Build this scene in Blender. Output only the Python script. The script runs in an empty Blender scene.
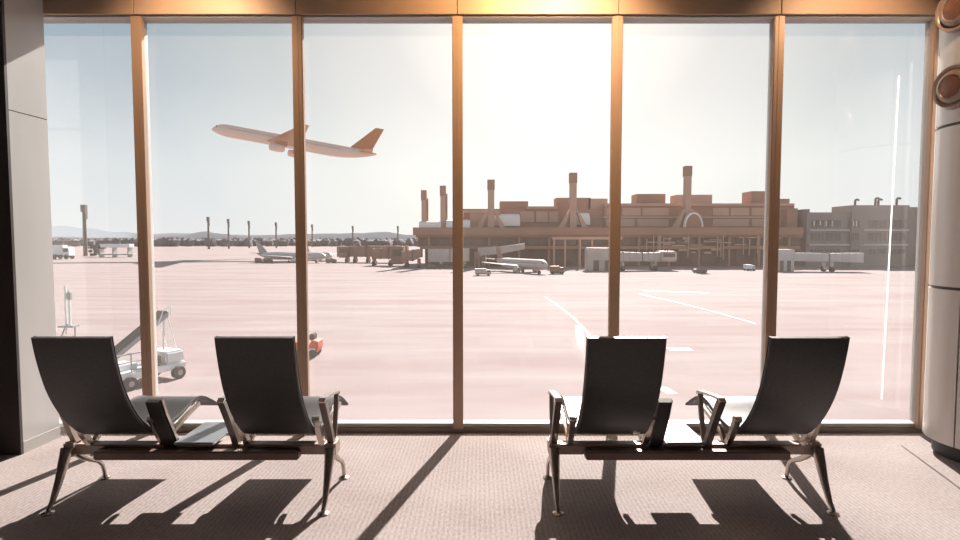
import bpy, bmesh, math, random
from mathutils import Vector, Matrix
random.seed(7)
S = bpy.context.scene
C = S.collection
PI = math.pi
HC, F = 1.65, 565.0                 # camera height, focal length in pixels of a 960 wide frame
TILT = math.atan(30 / F)
AP = -4.4                           # level of the airport apron below the lounge floor

def X(px, D): return (px - 480) / F * D
def Z(py, D): return HC + D * ((270 - py) / F - 0.0531)
def ground(py):                     # distance at which the apron shows on image row py
    return (HC - AP) / (0.0531 - (270 - py) / F)

# ---------------------------------------------------------------- materials
def new_mat(name):
    m = bpy.data.materials.new(name); m.use_nodes = True
    nt = m.node_tree
    return m, nt, nt.nodes['Principled BSDF']

def mat(name, col, rough=0.5, metal=0.0, var=0.12, scale=8.0, bump=0.0, stretch=(1, 1, 1), spec=0.5):
    m, nt, b = new_mat(name)
    tc = nt.nodes.new('ShaderNodeTexCoord'); mp = nt.nodes.new('ShaderNodeMapping')
    mp.inputs['Scale'].default_value = stretch
    nt.links.new(tc.outputs['Object'], mp.inputs['Vector'])
    n = nt.nodes.new('ShaderNodeTexNoise'); n.inputs['Scale'].default_value = scale; n.inputs['Detail'].default_value = 4
    nt.links.new(mp.outputs['Vector'], n.inputs['Vector'])
    r = nt.nodes.new('ShaderNodeValToRGB')
    r.color_ramp.elements[0].position = 0.3; r.color_ramp.elements[1].position = 0.7
    r.color_ramp.elements[0].color = [c * (1 - var) for c in col] + [1]
    r.color_ramp.elements[1].color = [min(1, c * (1 + var)) for c in col] + [1]
    nt.links.new(n.outputs['Fac'], r.inputs['Fac']); nt.links.new(r.outputs['Color'], b.inputs['Base Color'])
    b.inputs['Roughness'].default_value = rough; b.inputs['Metallic'].default_value = metal
    b.inputs['Specular IOR Level'].default_value = spec
    if bump:
        bp = nt.nodes.new('ShaderNodeBump'); bp.inputs['Strength'].default_value = bump; bp.inputs['Distance'].default_value = 0.01
        nt.links.new(n.outputs['Fac'], bp.inputs['Height']); nt.links.new(bp.outputs['Normal'], b.inputs['Normal'])
    return m

M = {}
M['leather'] = mat('dark_leather', (0.030, 0.027, 0.027), 0.46, 0, 0.2, 60, 0.08, spec=0.6)
M['leather_edge'] = mat('leather_edge', (0.022, 0.020, 0.020), 0.5)
M['alu'] = mat('polished_aluminium', (0.50, 0.44, 0.40), 0.26, 0.9, 0.06, 30)
M['beam'] = mat('bronze_beam', (0.44, 0.34, 0.30), 0.42, 0.2, 0.08, 20)
M['arm'] = mat('dark_bronze_arm', (0.16, 0.12, 0.105), 0.35, 0.5, 0.08, 20)
M['tray'] = mat('dark_tray', (0.22, 0.145, 0.125), 0.45, 0.2)
M['armpad'] = mat('arm_panel_black', (0.022, 0.017, 0.016), 0.5)
M['table'] = mat('table_laminate', (0.16, 0.17, 0.18), 0.28, 0, 0.05, 20, spec=0.8)
M['bronze'] = mat('bronze_cladding', (0.42, 0.29, 0.215), 0.45, 0.15, 0.05, 3, stretch=(3, 3, 0.3))
M['header'] = mat('bronze_header', (0.46, 0.32, 0.24), 0.5, 0.1, 0.05, 2, stretch=(0.4, 3, 3))
M['frame'] = mat('pale_window_frame', (0.43, 0.415, 0.40), 0.45, 0.1, 0.04, 4)
M['sill'] = mat('dark_sill', (0.20, 0.16, 0.14), 0.5, 0.1, 0.08, 5)
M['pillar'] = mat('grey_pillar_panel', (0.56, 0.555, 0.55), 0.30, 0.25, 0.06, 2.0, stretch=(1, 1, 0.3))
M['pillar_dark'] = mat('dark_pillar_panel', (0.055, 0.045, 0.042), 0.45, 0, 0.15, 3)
M['column'] = mat('column_cladding', (0.60, 0.56, 0.53), 0.36, 0.35, 0.06, 2.5, stretch=(3, 3, 0.2))
M['seam'] = mat('dark_seam', (0.07, 0.06, 0.055), 0.5)
M['plinth'] = mat('black_plinth', (0.02, 0.02, 0.02), 0.5)
M['nozzle'] = mat('brown_nozzle', (0.33, 0.25, 0.215), 0.28, 0.3, 0.05, 10)
M['nozzle_in'] = mat('nozzle_inner', (0.20, 0.10, 0.075), 0.25, 0.3, 0.05, 10)
M['wall'] = mat('interior_wall', (0.22, 0.20, 0.19), 0.7, 0, 0.05, 2)
M['ceiling'] = mat('ceiling_white', (0.40, 0.385, 0.37), 0.8, 0, 0.04, 2)
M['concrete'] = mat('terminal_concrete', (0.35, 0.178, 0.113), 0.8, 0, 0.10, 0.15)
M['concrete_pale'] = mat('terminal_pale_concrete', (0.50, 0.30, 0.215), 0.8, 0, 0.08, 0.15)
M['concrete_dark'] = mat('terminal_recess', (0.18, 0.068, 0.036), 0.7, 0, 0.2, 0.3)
M['conc_grey'] = mat('annex_concrete', (0.27, 0.225, 0.205), 0.8, 0, 0.08, 0.15)
M['win_dark'] = mat('far_window_glass', (0.11, 0.06, 0.042), 0.3, 0, 0.2, 0.4)
M['win_grey'] = mat('annex_window_glass', (0.13, 0.105, 0.095), 0.3, 0, 0.2, 0.4)
M['white_roof'] = mat('white_vault', (0.84, 0.74, 0.67), 0.45, 0, 0.03, 0.5)
M['bridge'] = mat('jet_bridge_panel', (0.50, 0.42, 0.385), 0.55, 0.1, 0.1, 0.6)
M['bridge_brown'] = mat('brown_bridge_panel', (0.30, 0.165, 0.115), 0.6, 0.1, 0.12, 0.6)
M['bridge_grey'] = mat('grey_bridge_panel', (0.52, 0.50, 0.48), 0.6, 0.1, 0.08, 0.6)
M['dark'] = mat('dark_rubber', (0.06, 0.05, 0.045), 0.7)
M['mast'] = mat('mast_concrete', (0.12, 0.105, 0.10), 0.8, 0, 0.1, 0.5)
M['plane'] = mat('airliner_white', (0.66, 0.49, 0.41), 0.35, 0.0, 0.03, 0.3)
M['plane_tail'] = mat('airliner_copper_tail', (0.46, 0.15, 0.025), 0.4, 0.0, 0.04, 0.3)
M['plane_wing'] = mat('airliner_wing', (0.36, 0.135, 0.045), 0.4, 0.1, 0.06, 0.3)
M['plane_grey'] = mat('parked_airliner_grey', (0.50, 0.47, 0.455), 0.4, 0.0, 0.04, 0.5)
M['plane_greytail'] = mat('parked_airliner_tail', (0.33, 0.31, 0.30), 0.5, 0.0, 0.06, 0.5)
M['steel_white'] = mat('white_painted_steel', (0.72, 0.73, 0.73), 0.4, 0.1, 0.06, 3)
M['steel_grey'] = mat('grey_equipment_steel', (0.32, 0.33, 0.33), 0.45, 0.3, 0.1, 4)
M['red'] = mat('orange_red_paint', (0.62, 0.10, 0.035), 0.4, 0, 0.08, 5)
M['brownveh'] = mat('brown_vehicle', (0.16, 0.10, 0.08), 0.5, 0, 0.1, 1)
M['tree'] = mat('distant_foliage', (0.135, 0.125, 0.13), 0.95, 0, 0.25, 0.06)
M['bush'] = mat('grey_green_foliage', (0.12, 0.12, 0.11), 0.9, 0, 0.3, 0.8)
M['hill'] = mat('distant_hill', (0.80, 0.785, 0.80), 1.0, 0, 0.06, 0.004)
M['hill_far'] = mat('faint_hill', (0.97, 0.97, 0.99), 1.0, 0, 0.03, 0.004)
M['paint'] = mat('lane_paint', (0.36, 0.325, 0.31), 0.6, 0, 0.08, 2)

# carpet: fine ribs running towards the window
m, nt, b = new_mat('ribbed_carpet'); M['carpet'] = m
tc = nt.nodes.new('ShaderNodeTexCoord')
w = nt.nodes.new('ShaderNodeTexWave'); w.wave_type = 'BANDS'; w.bands_direction = 'X'
w.inputs['Scale'].default_value = 10.5; w.inputs['Distortion'].default_value = 0.5; w.inputs['Detail'].default_value = 2; w.inputs['Detail Scale'].default_value = 3
nt.links.new(tc.outputs['Object'], w.inputs['Vector'])
n = nt.nodes.new('ShaderNodeTexNoise'); n.inputs['Scale'].default_value = 90; n.inputs['Detail'].default_value = 1
mp = nt.nodes.new('ShaderNodeMapping'); mp.inputs['Scale'].default_value = (1, 0.35, 1)
nt.links.new(tc.outputs['Object'], mp.inputs['Vector']); nt.links.new(mp.outputs['Vector'], n.inputs['Vector'])
n2 = nt.nodes.new('ShaderNodeTexNoise'); n2.inputs['Scale'].default_value = 1.3; n2.inputs['Detail'].default_value = 3
nt.links.new(tc.outputs['Object'], n2.inputs['Vector'])
a1 = nt.nodes.new('ShaderNodeMath'); a1.operation = 'MULTIPLY_ADD'; a1.inputs[1].default_value = 0.13
ns = nt.nodes.new('ShaderNodeMath'); ns.operation = 'MULTIPLY'; ns.inputs[1].default_value = 0.55; nt.links.new(n.outputs['Fac'], ns.inputs[0])
nt.links.new(w.outputs['Fac'], a1.inputs[0]); nt.links.new(ns.outputs[0], a1.inputs[2])
a2 = nt.nodes.new('ShaderNodeMath'); a2.operation = 'MULTIPLY_ADD'; a2.inputs[1].default_value = 0.5
nt.links.new(n2.outputs['Fac'], a2.inputs[0]); nt.links.new(a1.outputs[0], a2.inputs[2])
r = nt.nodes.new('ShaderNodeValToRGB')
r.color_ramp.elements[0].position = 0.36; r.color_ramp.elements[0].color = (0.200, 0.160, 0.152, 1)
r.color_ramp.elements[1].position = 0.80; r.color_ramp.elements[1].color = (0.345, 0.298, 0.290, 1)
nt.links.new(a2.outputs[0], r.inputs['Fac']); nt.links.new(r.outputs['Color'], b.inputs['Base Color'])
b.inputs['Roughness'].default_value = 0.9; b.inputs['Specular IOR Level'].default_value = 0.2
bp = nt.nodes.new('ShaderNodeBump'); bp.inputs['Strength'].default_value = 0.35; bp.inputs['Distance'].default_value = 0.006
nt.links.new(a1.outputs[0], bp.inputs['Height']); nt.links.new(bp.outputs['Normal'], b.inputs['Normal'])

# apron: pinkish concrete with long faint streaks and slab patches
m, nt, b = new_mat('apron_concrete'); M['apron'] = m
tc = nt.nodes.new('ShaderNodeTexCoord')
mp = nt.nodes.new('ShaderNodeMapping'); mp.inputs['Scale'].default_value = (0.02, 0.11, 1)
nt.links.new(tc.outputs['Object'], mp.inputs['Vector'])
n = nt.nodes.new('ShaderNodeTexNoise'); n.inputs['Scale'].default_value = 4.0; n.inputs['Detail'].default_value = 4
nt.links.new(mp.outputs['Vector'], n.inputs['Vector'])
br = nt.nodes.new('ShaderNodeTexBrick'); br.inputs['Scale'].default_value = 0.1; br.inputs['Mortar Size'].default_value = 0.004
br.inputs['Color1'].default_value = (0.4, 0.4, 0.4, 1); br.inputs['Color2'].default_value = (0.6, 0.6, 0.6, 1); br.inputs['Mortar'].default_value = (0.42, 0.42, 0.42, 1)
nt.links.new(tc.outputs['Object'], br.inputs['Vector'])
a1 = nt.nodes.new('ShaderNodeMath'); a1.operation = 'MULTIPLY_ADD'; a1.inputs[1].default_value = 0.45
nt.links.new(br.outputs['Color'], a1.inputs[0]); nt.links.new(n.outputs['Fac'], a1.inputs[2])
r = nt.nodes.new('ShaderNodeValToRGB')
r.color_ramp.elements[0].position = 0.5; r.color_ramp.elements[0].color = (0.238, 0.176, 0.172, 1)
r.color_ramp.elements[1].position = 0.95; r.color_ramp.elements[1].color = (0.300, 0.254, 0.250, 1)
nt.links.new(a1.outputs[0], r.inputs['Fac']); nt.links.new(r.outputs['Color'], b.inputs['Base Color'])
b.inputs['Roughness'].default_value = 0.9; b.inputs['Specular IOR Level'].default_value = 0.1

# glass: clear with a faint mirror and a warm dust veil, added as haze
m = bpy.data.materials.new('window_glass'); m.use_nodes = True; M['glass'] = m
nt = m.node_tree; nt.nodes.clear()
out = nt.nodes.new('ShaderNodeOutputMaterial')
tr = nt.nodes.new('ShaderNodeBsdfTransparent'); tr.inputs['Color'].default_value = (0.97, 0.975, 0.975, 1)
gl = nt.nodes.new('ShaderNodeBsdfGlossy'); gl.inputs['Roughness'].default_value = 0.02
fr = nt.nodes.new('ShaderNodeFresnel'); fr.inputs['IOR'].default_value = 1.35
mx = nt.nodes.new('ShaderNodeMixShader')
nt.links.new(fr.outputs['Fac'], mx.inputs['Fac']); nt.links.new(tr.outputs[0], mx.inputs[1]); nt.links.new(gl.outputs[0], mx.inputs[2])
tl = nt.nodes.new('ShaderNodeBsdfTranslucent'); tl.inputs['Color'].default_value = (1.0, 0.86, 0.76, 1)
n = nt.nodes.new('ShaderNodeTexNoise'); n.inputs['Scale'].default_value = 1.5
tc = nt.nodes.new('ShaderNodeTexCoord'); nt.links.new(tc.outputs['Object'], n.inputs['Vector'])
mr = nt.nodes.new('ShaderNodeMapRange'); mr.inputs['To Min'].default_value = 0.010; mr.inputs['To Max'].default_value = 0.018
nt.links.new(n.outputs['Fac'], mr.inputs['Value'])
mx2 = nt.nodes.new('ShaderNodeMixShader')
nt.links.new(mr.outputs['Result'], mx2.inputs['Fac']); nt.links.new(mx.outputs[0], mx2.inputs[1]); nt.links.new(tl.outputs[0], mx2.inputs[2])
nt.links.new(mx2.outputs[0], out.inputs['Surface'])

# a light's reflection in the pane, modelled as a translucent white strip
m, nt, b = new_mat('reflection_white'); M['streak'] = m
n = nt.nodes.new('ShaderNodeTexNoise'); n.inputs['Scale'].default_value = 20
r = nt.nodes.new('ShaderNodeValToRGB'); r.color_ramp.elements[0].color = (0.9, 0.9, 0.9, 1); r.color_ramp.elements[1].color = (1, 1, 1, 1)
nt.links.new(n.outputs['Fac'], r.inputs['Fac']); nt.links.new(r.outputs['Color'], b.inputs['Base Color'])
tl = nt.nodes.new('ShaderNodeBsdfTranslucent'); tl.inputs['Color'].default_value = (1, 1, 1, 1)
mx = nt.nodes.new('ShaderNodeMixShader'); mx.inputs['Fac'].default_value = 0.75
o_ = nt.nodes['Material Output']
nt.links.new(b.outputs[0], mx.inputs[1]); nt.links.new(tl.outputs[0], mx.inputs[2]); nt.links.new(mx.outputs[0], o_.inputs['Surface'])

m, nt, b = new_mat('fill_lens'); M['lens'] = m  # emissive lens of the added, unseen lamps
b.inputs['Emission Color'].default_value = (1, 0.7, 0.4, 1); b.inputs['Emission Strength'].default_value = 3

# ---------------------------------------------------------------- mesh helpers
class MB:
    def __init__(self): self.bm = bmesh.new()
    def box(self, x0, x1, y0, y1, z0, z1, bev=0.0):
        b = bmesh.new()
        r = bmesh.ops.create_cube(b, size=1)
        for v in b.verts:
            v.co = ((x0 + x1) / 2 + v.co.x * (x1 - x0), (y0 + y1) / 2 + v.co.y * (y1 - y0), (z0 + z1) / 2 + v.co.z * (z1 - z0))
        if bev: bmesh.ops.bevel(b, geom=b.edges[:], offset=bev, segments=2, affect='EDGES')
        self._add(b); return self
    def _add(self, b, mtx=None):
        if mtx: b.transform(mtx)
        me = bpy.data.meshes.new('t'); b.to_mesh(me); b.free(); self.bm.from_mesh(me); bpy.data.meshes.remove(me)
    def tube(self, pts, rad, n=12, up=None, cap=True):
        """round tube through pts, rad a number or one per point"""
        pts = [Vector(p) for p in pts]
        rads = rad if isinstance(rad, (list, tuple)) else [rad] * len(pts)
        rings = []; prev = None
        for i, p in enumerate(pts):
            t = (pts[min(i + 1, len(pts) - 1)] - pts[max(i - 1, 0)]).normalized()
            a = prev if prev is not None else (Vector((1, 0, 0)) if abs(t.x) < 0.9 else Vector((0, 1, 0)))
            u = (a - t * a.dot(t)).normalized(); v = t.cross(u); prev = u
            rings.append([self.bm.verts.new(p + (u * math.cos(2 * PI * k / n) + v * math.sin(2 * PI * k / n)) * rads[i]) for k in range(n)])
        self._skin(rings, cap); return self
    def _skin(self, rings, cap=True):
        n = len(rings[0])
        for a, b in zip(rings, rings[1:]):
            for k in range(n):
                self.bm.faces.new((a[k], a[(k + 1) % n], b[(k + 1) % n], b[k]))
        if cap:
            self.bm.faces.new(rings[0][::-1]); self.bm.faces.new(rings[-1])
    def loft(self, rings, cap=True):
        self._skin([[self.bm.verts.new(p) for p in r] for r in rings], cap); return self
    def bar(self, pts, wx, th):
        """flat bar of width wx in x and thickness th, through points given as (x, y, z) lying in one x plane"""
        rings = []
        pts = [Vector(p) for p in pts]
        for i, p in enumerate(pts):
            t = (pts[min(i + 1, len(pts) - 1)] - pts[max(i - 1, 0)]).normalized()
            nrm = t.cross(Vector((1, 0, 0))).normalized() * th / 2
            x = Vector((wx / 2, 0, 0))
            rings.append([p - x - nrm, p + x - nrm, p + x + nrm, p - x + nrm])
        return self.loft(rings)
    def lathe(self, prof, n=32, mtx=None, cap=True):
        b = bmesh.new(); rings = []
        for (r, z) in prof:
            rings.append([b.verts.new((max(r, 1e-4) * math.cos(2 * PI * k / n), max(r, 1e-4) * math.sin(2 * PI * k / n), z)) for k in range(n)])
        for a, c in zip(rings, rings[1:]):
            for k in range(n): b.faces.new((a[k], a[(k + 1) % n], c[(k + 1) % n], c[k]))
        if cap: b.faces.new(rings[0][::-1]); b.faces.new(rings[-1])
        self._add(b, mtx); return self
    def prism(self, poly, axis, a0, a1):
        """polygon extruded along an axis; poly in the other two coordinates in order"""
        def p3(p, a):
            return {'x': (a, p[0], p[1]), 'y': (p[0], a, p[1]), 'z': (p[0], p[1], a)}[axis]
        A = [self.bm.verts.new(p3(p, a0)) for p in poly]; B = [self.bm.verts.new(p3(p, a1)) for p in poly]
        self.bm.faces.new(A); self.bm.faces.new(B[::-1]); n = len(poly)
        for k in range(n): self.bm.faces.new((A[k], B[k], B[(k + 1) % n], A[(k + 1) % n]))
        return self
    def blob(self, c, r, jit=0.2, sub=2, sq=1.0):
        b = bmesh.new(); bmesh.ops.create_icosphere(b, subdivisions=sub, radius=1)
        for v in b.verts:
            k = 1 + random.uniform(-jit, jit)
            v.co = (c[0] + v.co.x * r * k, c[1] + v.co.y * r * k, c[2] + v.co.z * r * k * sq)
        self._add(b); return self
    def build(self, name, m, parent=None, smooth=True, bevel=0.0):
        bmesh.ops.recalc_face_normals(self.bm, faces=self.bm.faces[:])
        me = bpy.data.meshes.new(name); self.bm.to_mesh(me); self.bm.free()
        me.materials.append(m)
        o = bpy.data.objects.new(name, me); C.objects.link(o)
        if parent: o.parent = parent
        if smooth:
            me.shade_smooth()
            me.set_sharp_from_angle(angle=math.radians(38))
        if bevel:
            md = o.modifiers.new('bevel', 'BEVEL'); md.width = bevel; md.segments = 2; md.limit_method = 'ANGLE'
        return o

def tag(o, label=None, cat=None, group=None, kind=None):
    if label: o['label'] = label
    if cat: o['category'] = cat
    if group: o['group'] = group
    if kind: o['kind'] = kind
    return o
def thing(name, label, cat, loc=(0, 0, 0), rz=0, group=None):
    o = bpy.data.objects.new(name, None); C.objects.link(o)
    o.location = loc; o.rotation_euler = (0, 0, rz); o.empty_display_size = 0.2
    return tag(o, label, cat, group)
def struct(name, mb, m, parent=None, **k):
    o = mb.build(name, m, parent, **k)
    if not parent: o['kind'] = 'structure'
    return o
def children(o): return [c for c in bpy.data.objects if c.parent == o]
def copy_tree(o, parent=None):
    c = o.copy(); C.objects.link(c); c.parent = parent
    for ch in children(o): copy_tree(ch, c)
    return c

# ---------------------------------------------------------------- the lounge
YW = 4.75                                     # inner face of the mullions
GY = 4.845                                     # glass plane
struct('floor', MB().box(-6, 5.6, -5, 4.92, -0.3, 0), M['carpet'], smooth=False)
struct('ceiling', MB().box(-6.2, 5.8, -5.2, 4.92, 4.0, 4.2), M['ceiling'], smooth=False)
struct('wall_back', MB().box(-6.2, 5.8, -5.2, -5, 0, 4.0), M['wall'], smooth=False)
struct('wall_left', MB().box(-6.2, -6, -5, 4.92, 0, 4.0), M['wall'], smooth=False)
struct('wall_right', MB().box(5.6, 5.8, -5, 4.92, 0, 4.0), M['wall'], smooth=False)
# pillar that closes the window wall on the left, cladding panels with an open seam
pil = MB()
def pillar_slab(mb, z0, z1, d=0.0):
    mb.prism([(-5.99, 4.29), (-3.535 - d, 4.29), (-3.520 - d, 4.655), (-5.99, 4.655)], 'z', z0, z1)
for z0, z1 in ((0.0, 2.622), (2.630, 4.0)):
    pillar_slab(pil, z0, z1)
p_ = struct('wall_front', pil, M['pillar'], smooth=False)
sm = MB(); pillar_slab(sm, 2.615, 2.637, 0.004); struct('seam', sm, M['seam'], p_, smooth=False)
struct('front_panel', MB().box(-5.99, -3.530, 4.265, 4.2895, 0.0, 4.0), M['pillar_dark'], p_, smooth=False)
struct('baseboard_left', MB().prism([(-3.545, 4.292), (-3.530, 4.292), (-3.515, 4.655), (-3.530, 4.655)], 'z', 0, 0.09), M['frame'], smooth=False)
struct('wall_front_left', MB().box(-6, -4.1, 4.7, 4.92, 0, 4.0), M['wall'], smooth=False)
struct('wall_front_right', MB().box(4.35, 5.6, 4.7, 4.92, 0, 4.0), M['wall'], smooth=False)

# header above the glass
hd = MB()
MX = [-2.825, -1.502, -0.186, 1.132, 2.458, 3.775]
edges = [-4.10] + MX + [4.35]
for a, b_ in zip(edges, edges[1:]):
    hd.box(a + 0.003, b_ - 0.003, 4.71, 4.90, 3.49, 4.0)
hd.box(-4.1, 4.35, 4.73, 4.895, 3.495, 4.0)
hd.box(-4.1, 4.35, 4.89, 5.15, 3.58, 4.0)  # unseen outer eave, added to lower the header's shadow on the pillar
struct('trim_1', hd, M['header'], smooth=False, bevel=0.003)
# base rail
struct('trim_2', MB().box(-4.10, 4.35, 4.752, 4.90, 0, 0.040, 0.006), M['sill'], smooth=False)
# mullions: bronze cover towards the room
for i, x in enumerate(MX):
    o = MB().box(x - 0.043, x + 0.043, YW - 0.02, YW + 0.035, 0.041, 3.488, 0.006)
    t = struct('trim_%d' % (i + 3), o, M['bronze'], smooth=False)
    g = MB().box(x - 0.008, x + 0.008, YW - 0.023, YW - 0.018, 0.045, 3.486)
    struct('cover_strip', g, M['bronze'], t, smooth=False)
# panes in pale frames
for i, (a, b_) in enumerate(zip(edges, edges[1:])):
    a2 = a + (0.0 if i == 0 else 0.001); b2 = b_ - 0.001
    fr_ = MB()
    l = 0.012
    y0, y1 = YW + 0.036, 4.88
    fr_.box(a2, a2 + l, y0, y1, 0.041, 3.488); fr_.box(b2 - l, b2, y0, y1, 0.041, 3.488)
    fr_.box(a2 + l, b2 - l, YW - 0.012, y1, 3.474, 3.489); fr_.box(a2 + l, b2 - l, y0, y1, 0.041, 0.074)
    w_ = struct('window_%d' % (i + 1), fr_, M['frame'], smooth=False, bevel=0.004)
    struct('pane', MB().box(a2 + l - 0.002, b2 - l + 0.002, GY - 0.003, GY + 0.003, 0.072, 3.476), M['glass'], w_, smooth=False)
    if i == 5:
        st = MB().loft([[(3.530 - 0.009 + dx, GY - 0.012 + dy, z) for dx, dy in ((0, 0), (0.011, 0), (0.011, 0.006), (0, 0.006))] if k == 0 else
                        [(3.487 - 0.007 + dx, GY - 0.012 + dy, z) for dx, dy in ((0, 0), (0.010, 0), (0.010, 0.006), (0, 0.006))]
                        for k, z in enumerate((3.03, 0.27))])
        so = struct('glass_reflection', st, M['streak'], w_, smooth=False); so['label'] = 'painted reflection of a light, a thin bright white vertical strip on the pane'  # stands in for a light mirrored in the glass

# round column at the right with two air nozzles
CX, CY, CR = 3.895, 4.22, 0.42
col = thing('round_column', 'round column clad in pale metal panels with a black plinth at the right edge of the window', 'column', (CX, CY, 0))
cb = MB()
for z0, z1 in ((0.12, 1.28), (1.302, 2.490), (2.512, 4.0)):
    for k in range(8):
        a0 = 2 * PI * k / 8 + 0.31 + 0.012; a1 = 2 * PI * (k + 1) / 8 + 0.31 - 0.012
        poly = [(CR * math.cos(a0 + (a1 - a0) * j / 6), CR * math.sin(a0 + (a1 - a0) * j / 6)) for j in range(7)]
        inn = [(p[0] * 0.96, p[1] * 0.96) for p in poly][::-1]
        cb.prism(poly + inn, 'z', z0, z1)
cb.build('cladding', M['column'], col)
MB().lathe([(CR - 0.012, 0.118), (CR - 0.012, 3.999)], 48).build('core', M['seam'], col)
MB().lathe([(CR - 0.06, 0.0), (CR - 0.06, 0.12)], 48).build('plinth', M['plinth'], col)
for z, lab in ((2.77, 'lower brown round air nozzle on the column, whole in view'), (3.325, 'upper brown round air nozzle on the column, cut by the top of the picture')):
    d = Vector((-0.60, -0.80, 0)).normalized()
    q = Vector((-0.985, -0.17, -0.02)).normalized().to_track_quat('Z', 'Y').to_matrix().to_4x4()
    base = Vector((CX, CY, z)) + Vector((-0.997, -0.05, 0)).normalized() * (CR - 0.065)
    nz = thing('air_nozzle', lab, 'air nozzle', base, 0, 'air nozzles on the column')
    MB().lathe([(0.10, -0.01), (0.155, 0.03), (0.166, 0.05), (0.162, 0.075), (0.150, 0.105), (0.135, 0.100), (0.125, 0.085)], 40, q).build('bezel', M['nozzle'], nz)
    MB().lathe([(0.124, 0.06), (0.122, 0.095), (0.105, 0.118), (0.085, 0.125), (0.078, 0.115)], 40, q).build('ball', M['nozzle'], nz)
    MB().lathe([(0.079, 0.09), (0.078, 0.118), (0.05, 0.128), (0.0, 0.131)], 32, q).build('outlet', M['nozzle_in'], nz)

# ---------------------------------------------------------------- beam seating
PROF = [(3.10, 1.118), (3.118, 1.03), (3.145, 0.93), (3.185, 0.815), (3.245, 0.70), (3.325, 0.59), (3.415, 0.503), (3.49, 0.462), (3.575, 0.452),
        (3.68, 0.460), (3.80, 0.482), (3.92, 0.515), (4.00, 0.522), (4.07, 0.511), (4.15, 0.480), (4.24, 0.432), (4.335, 0.376)]
Y0 = 3.57                                      # the bench origin lies under its beam
def sample(prof, n=8):
    P = [Vector((0, p[0], p[1])) for p in prof]; out = []
    for i in range(len(P) - 1):
        a, b_, c, d = P[max(i - 1, 0)], P[i], P[i + 1], P[min(i + 2, len(P) - 1)]
        for k in range(3):
            t = k / 3
            out.append(0.5 * ((2 * b_) + (c - a) * t + (2 * a - 5 * b_ + 4 * c - d) * t * t + (3 * b_ - a - 3 * c + d) * t ** 3))
    out.append(P[-1]); return out
def sling(cx, x0, x1, off0, off1):
    pts = sample(PROF); rings = []
    n = len(pts)
    for i, p in enumerate(pts):
        t = (pts[min(i + 1, n - 1)] - pts[max(i - 1, 0)]).normalized()
        nr = Vector((0, -t.z, t.y))            # outward (rear / below)
        if nr.y > 0 and i < 10: nr = -nr
        if i >= 10 and nr.z > 0: nr = -nr
        k_ = min(1.0, 0.40 + (n - 1 - i) * 0.05)      # the front lip thins out
        a, b_ = p + nr * off0, p + nr * (off0 + (off1 - off0) * k_)
        e = 0.006
        m0 = a.lerp(b_, 0.3); m1 = a.lerp(b_, 0.7)
        rings.append([(cx + x0 + e, a.y - Y0, a.z), (cx + x1 - e, a.y - Y0, a.z), (cx + x1, m0.y - Y0, m0.z), (cx + x1, m1.y - Y0, m1.z),
                      (cx + x1 - e, b_.y - Y0, b_.z), (cx + x0 + e, b_.y - Y0, b_.z), (cx + x0, m1.y - Y0, m1.z), (cx + x0, m0.y - Y0, m0.z)])
    return MB().loft(rings)
def L(pts, x=None):                            # absolute y to bench y
    return [(x if x is not None else p[0], p[-2] - Y0, p[-1]) for p in pts]

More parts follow.
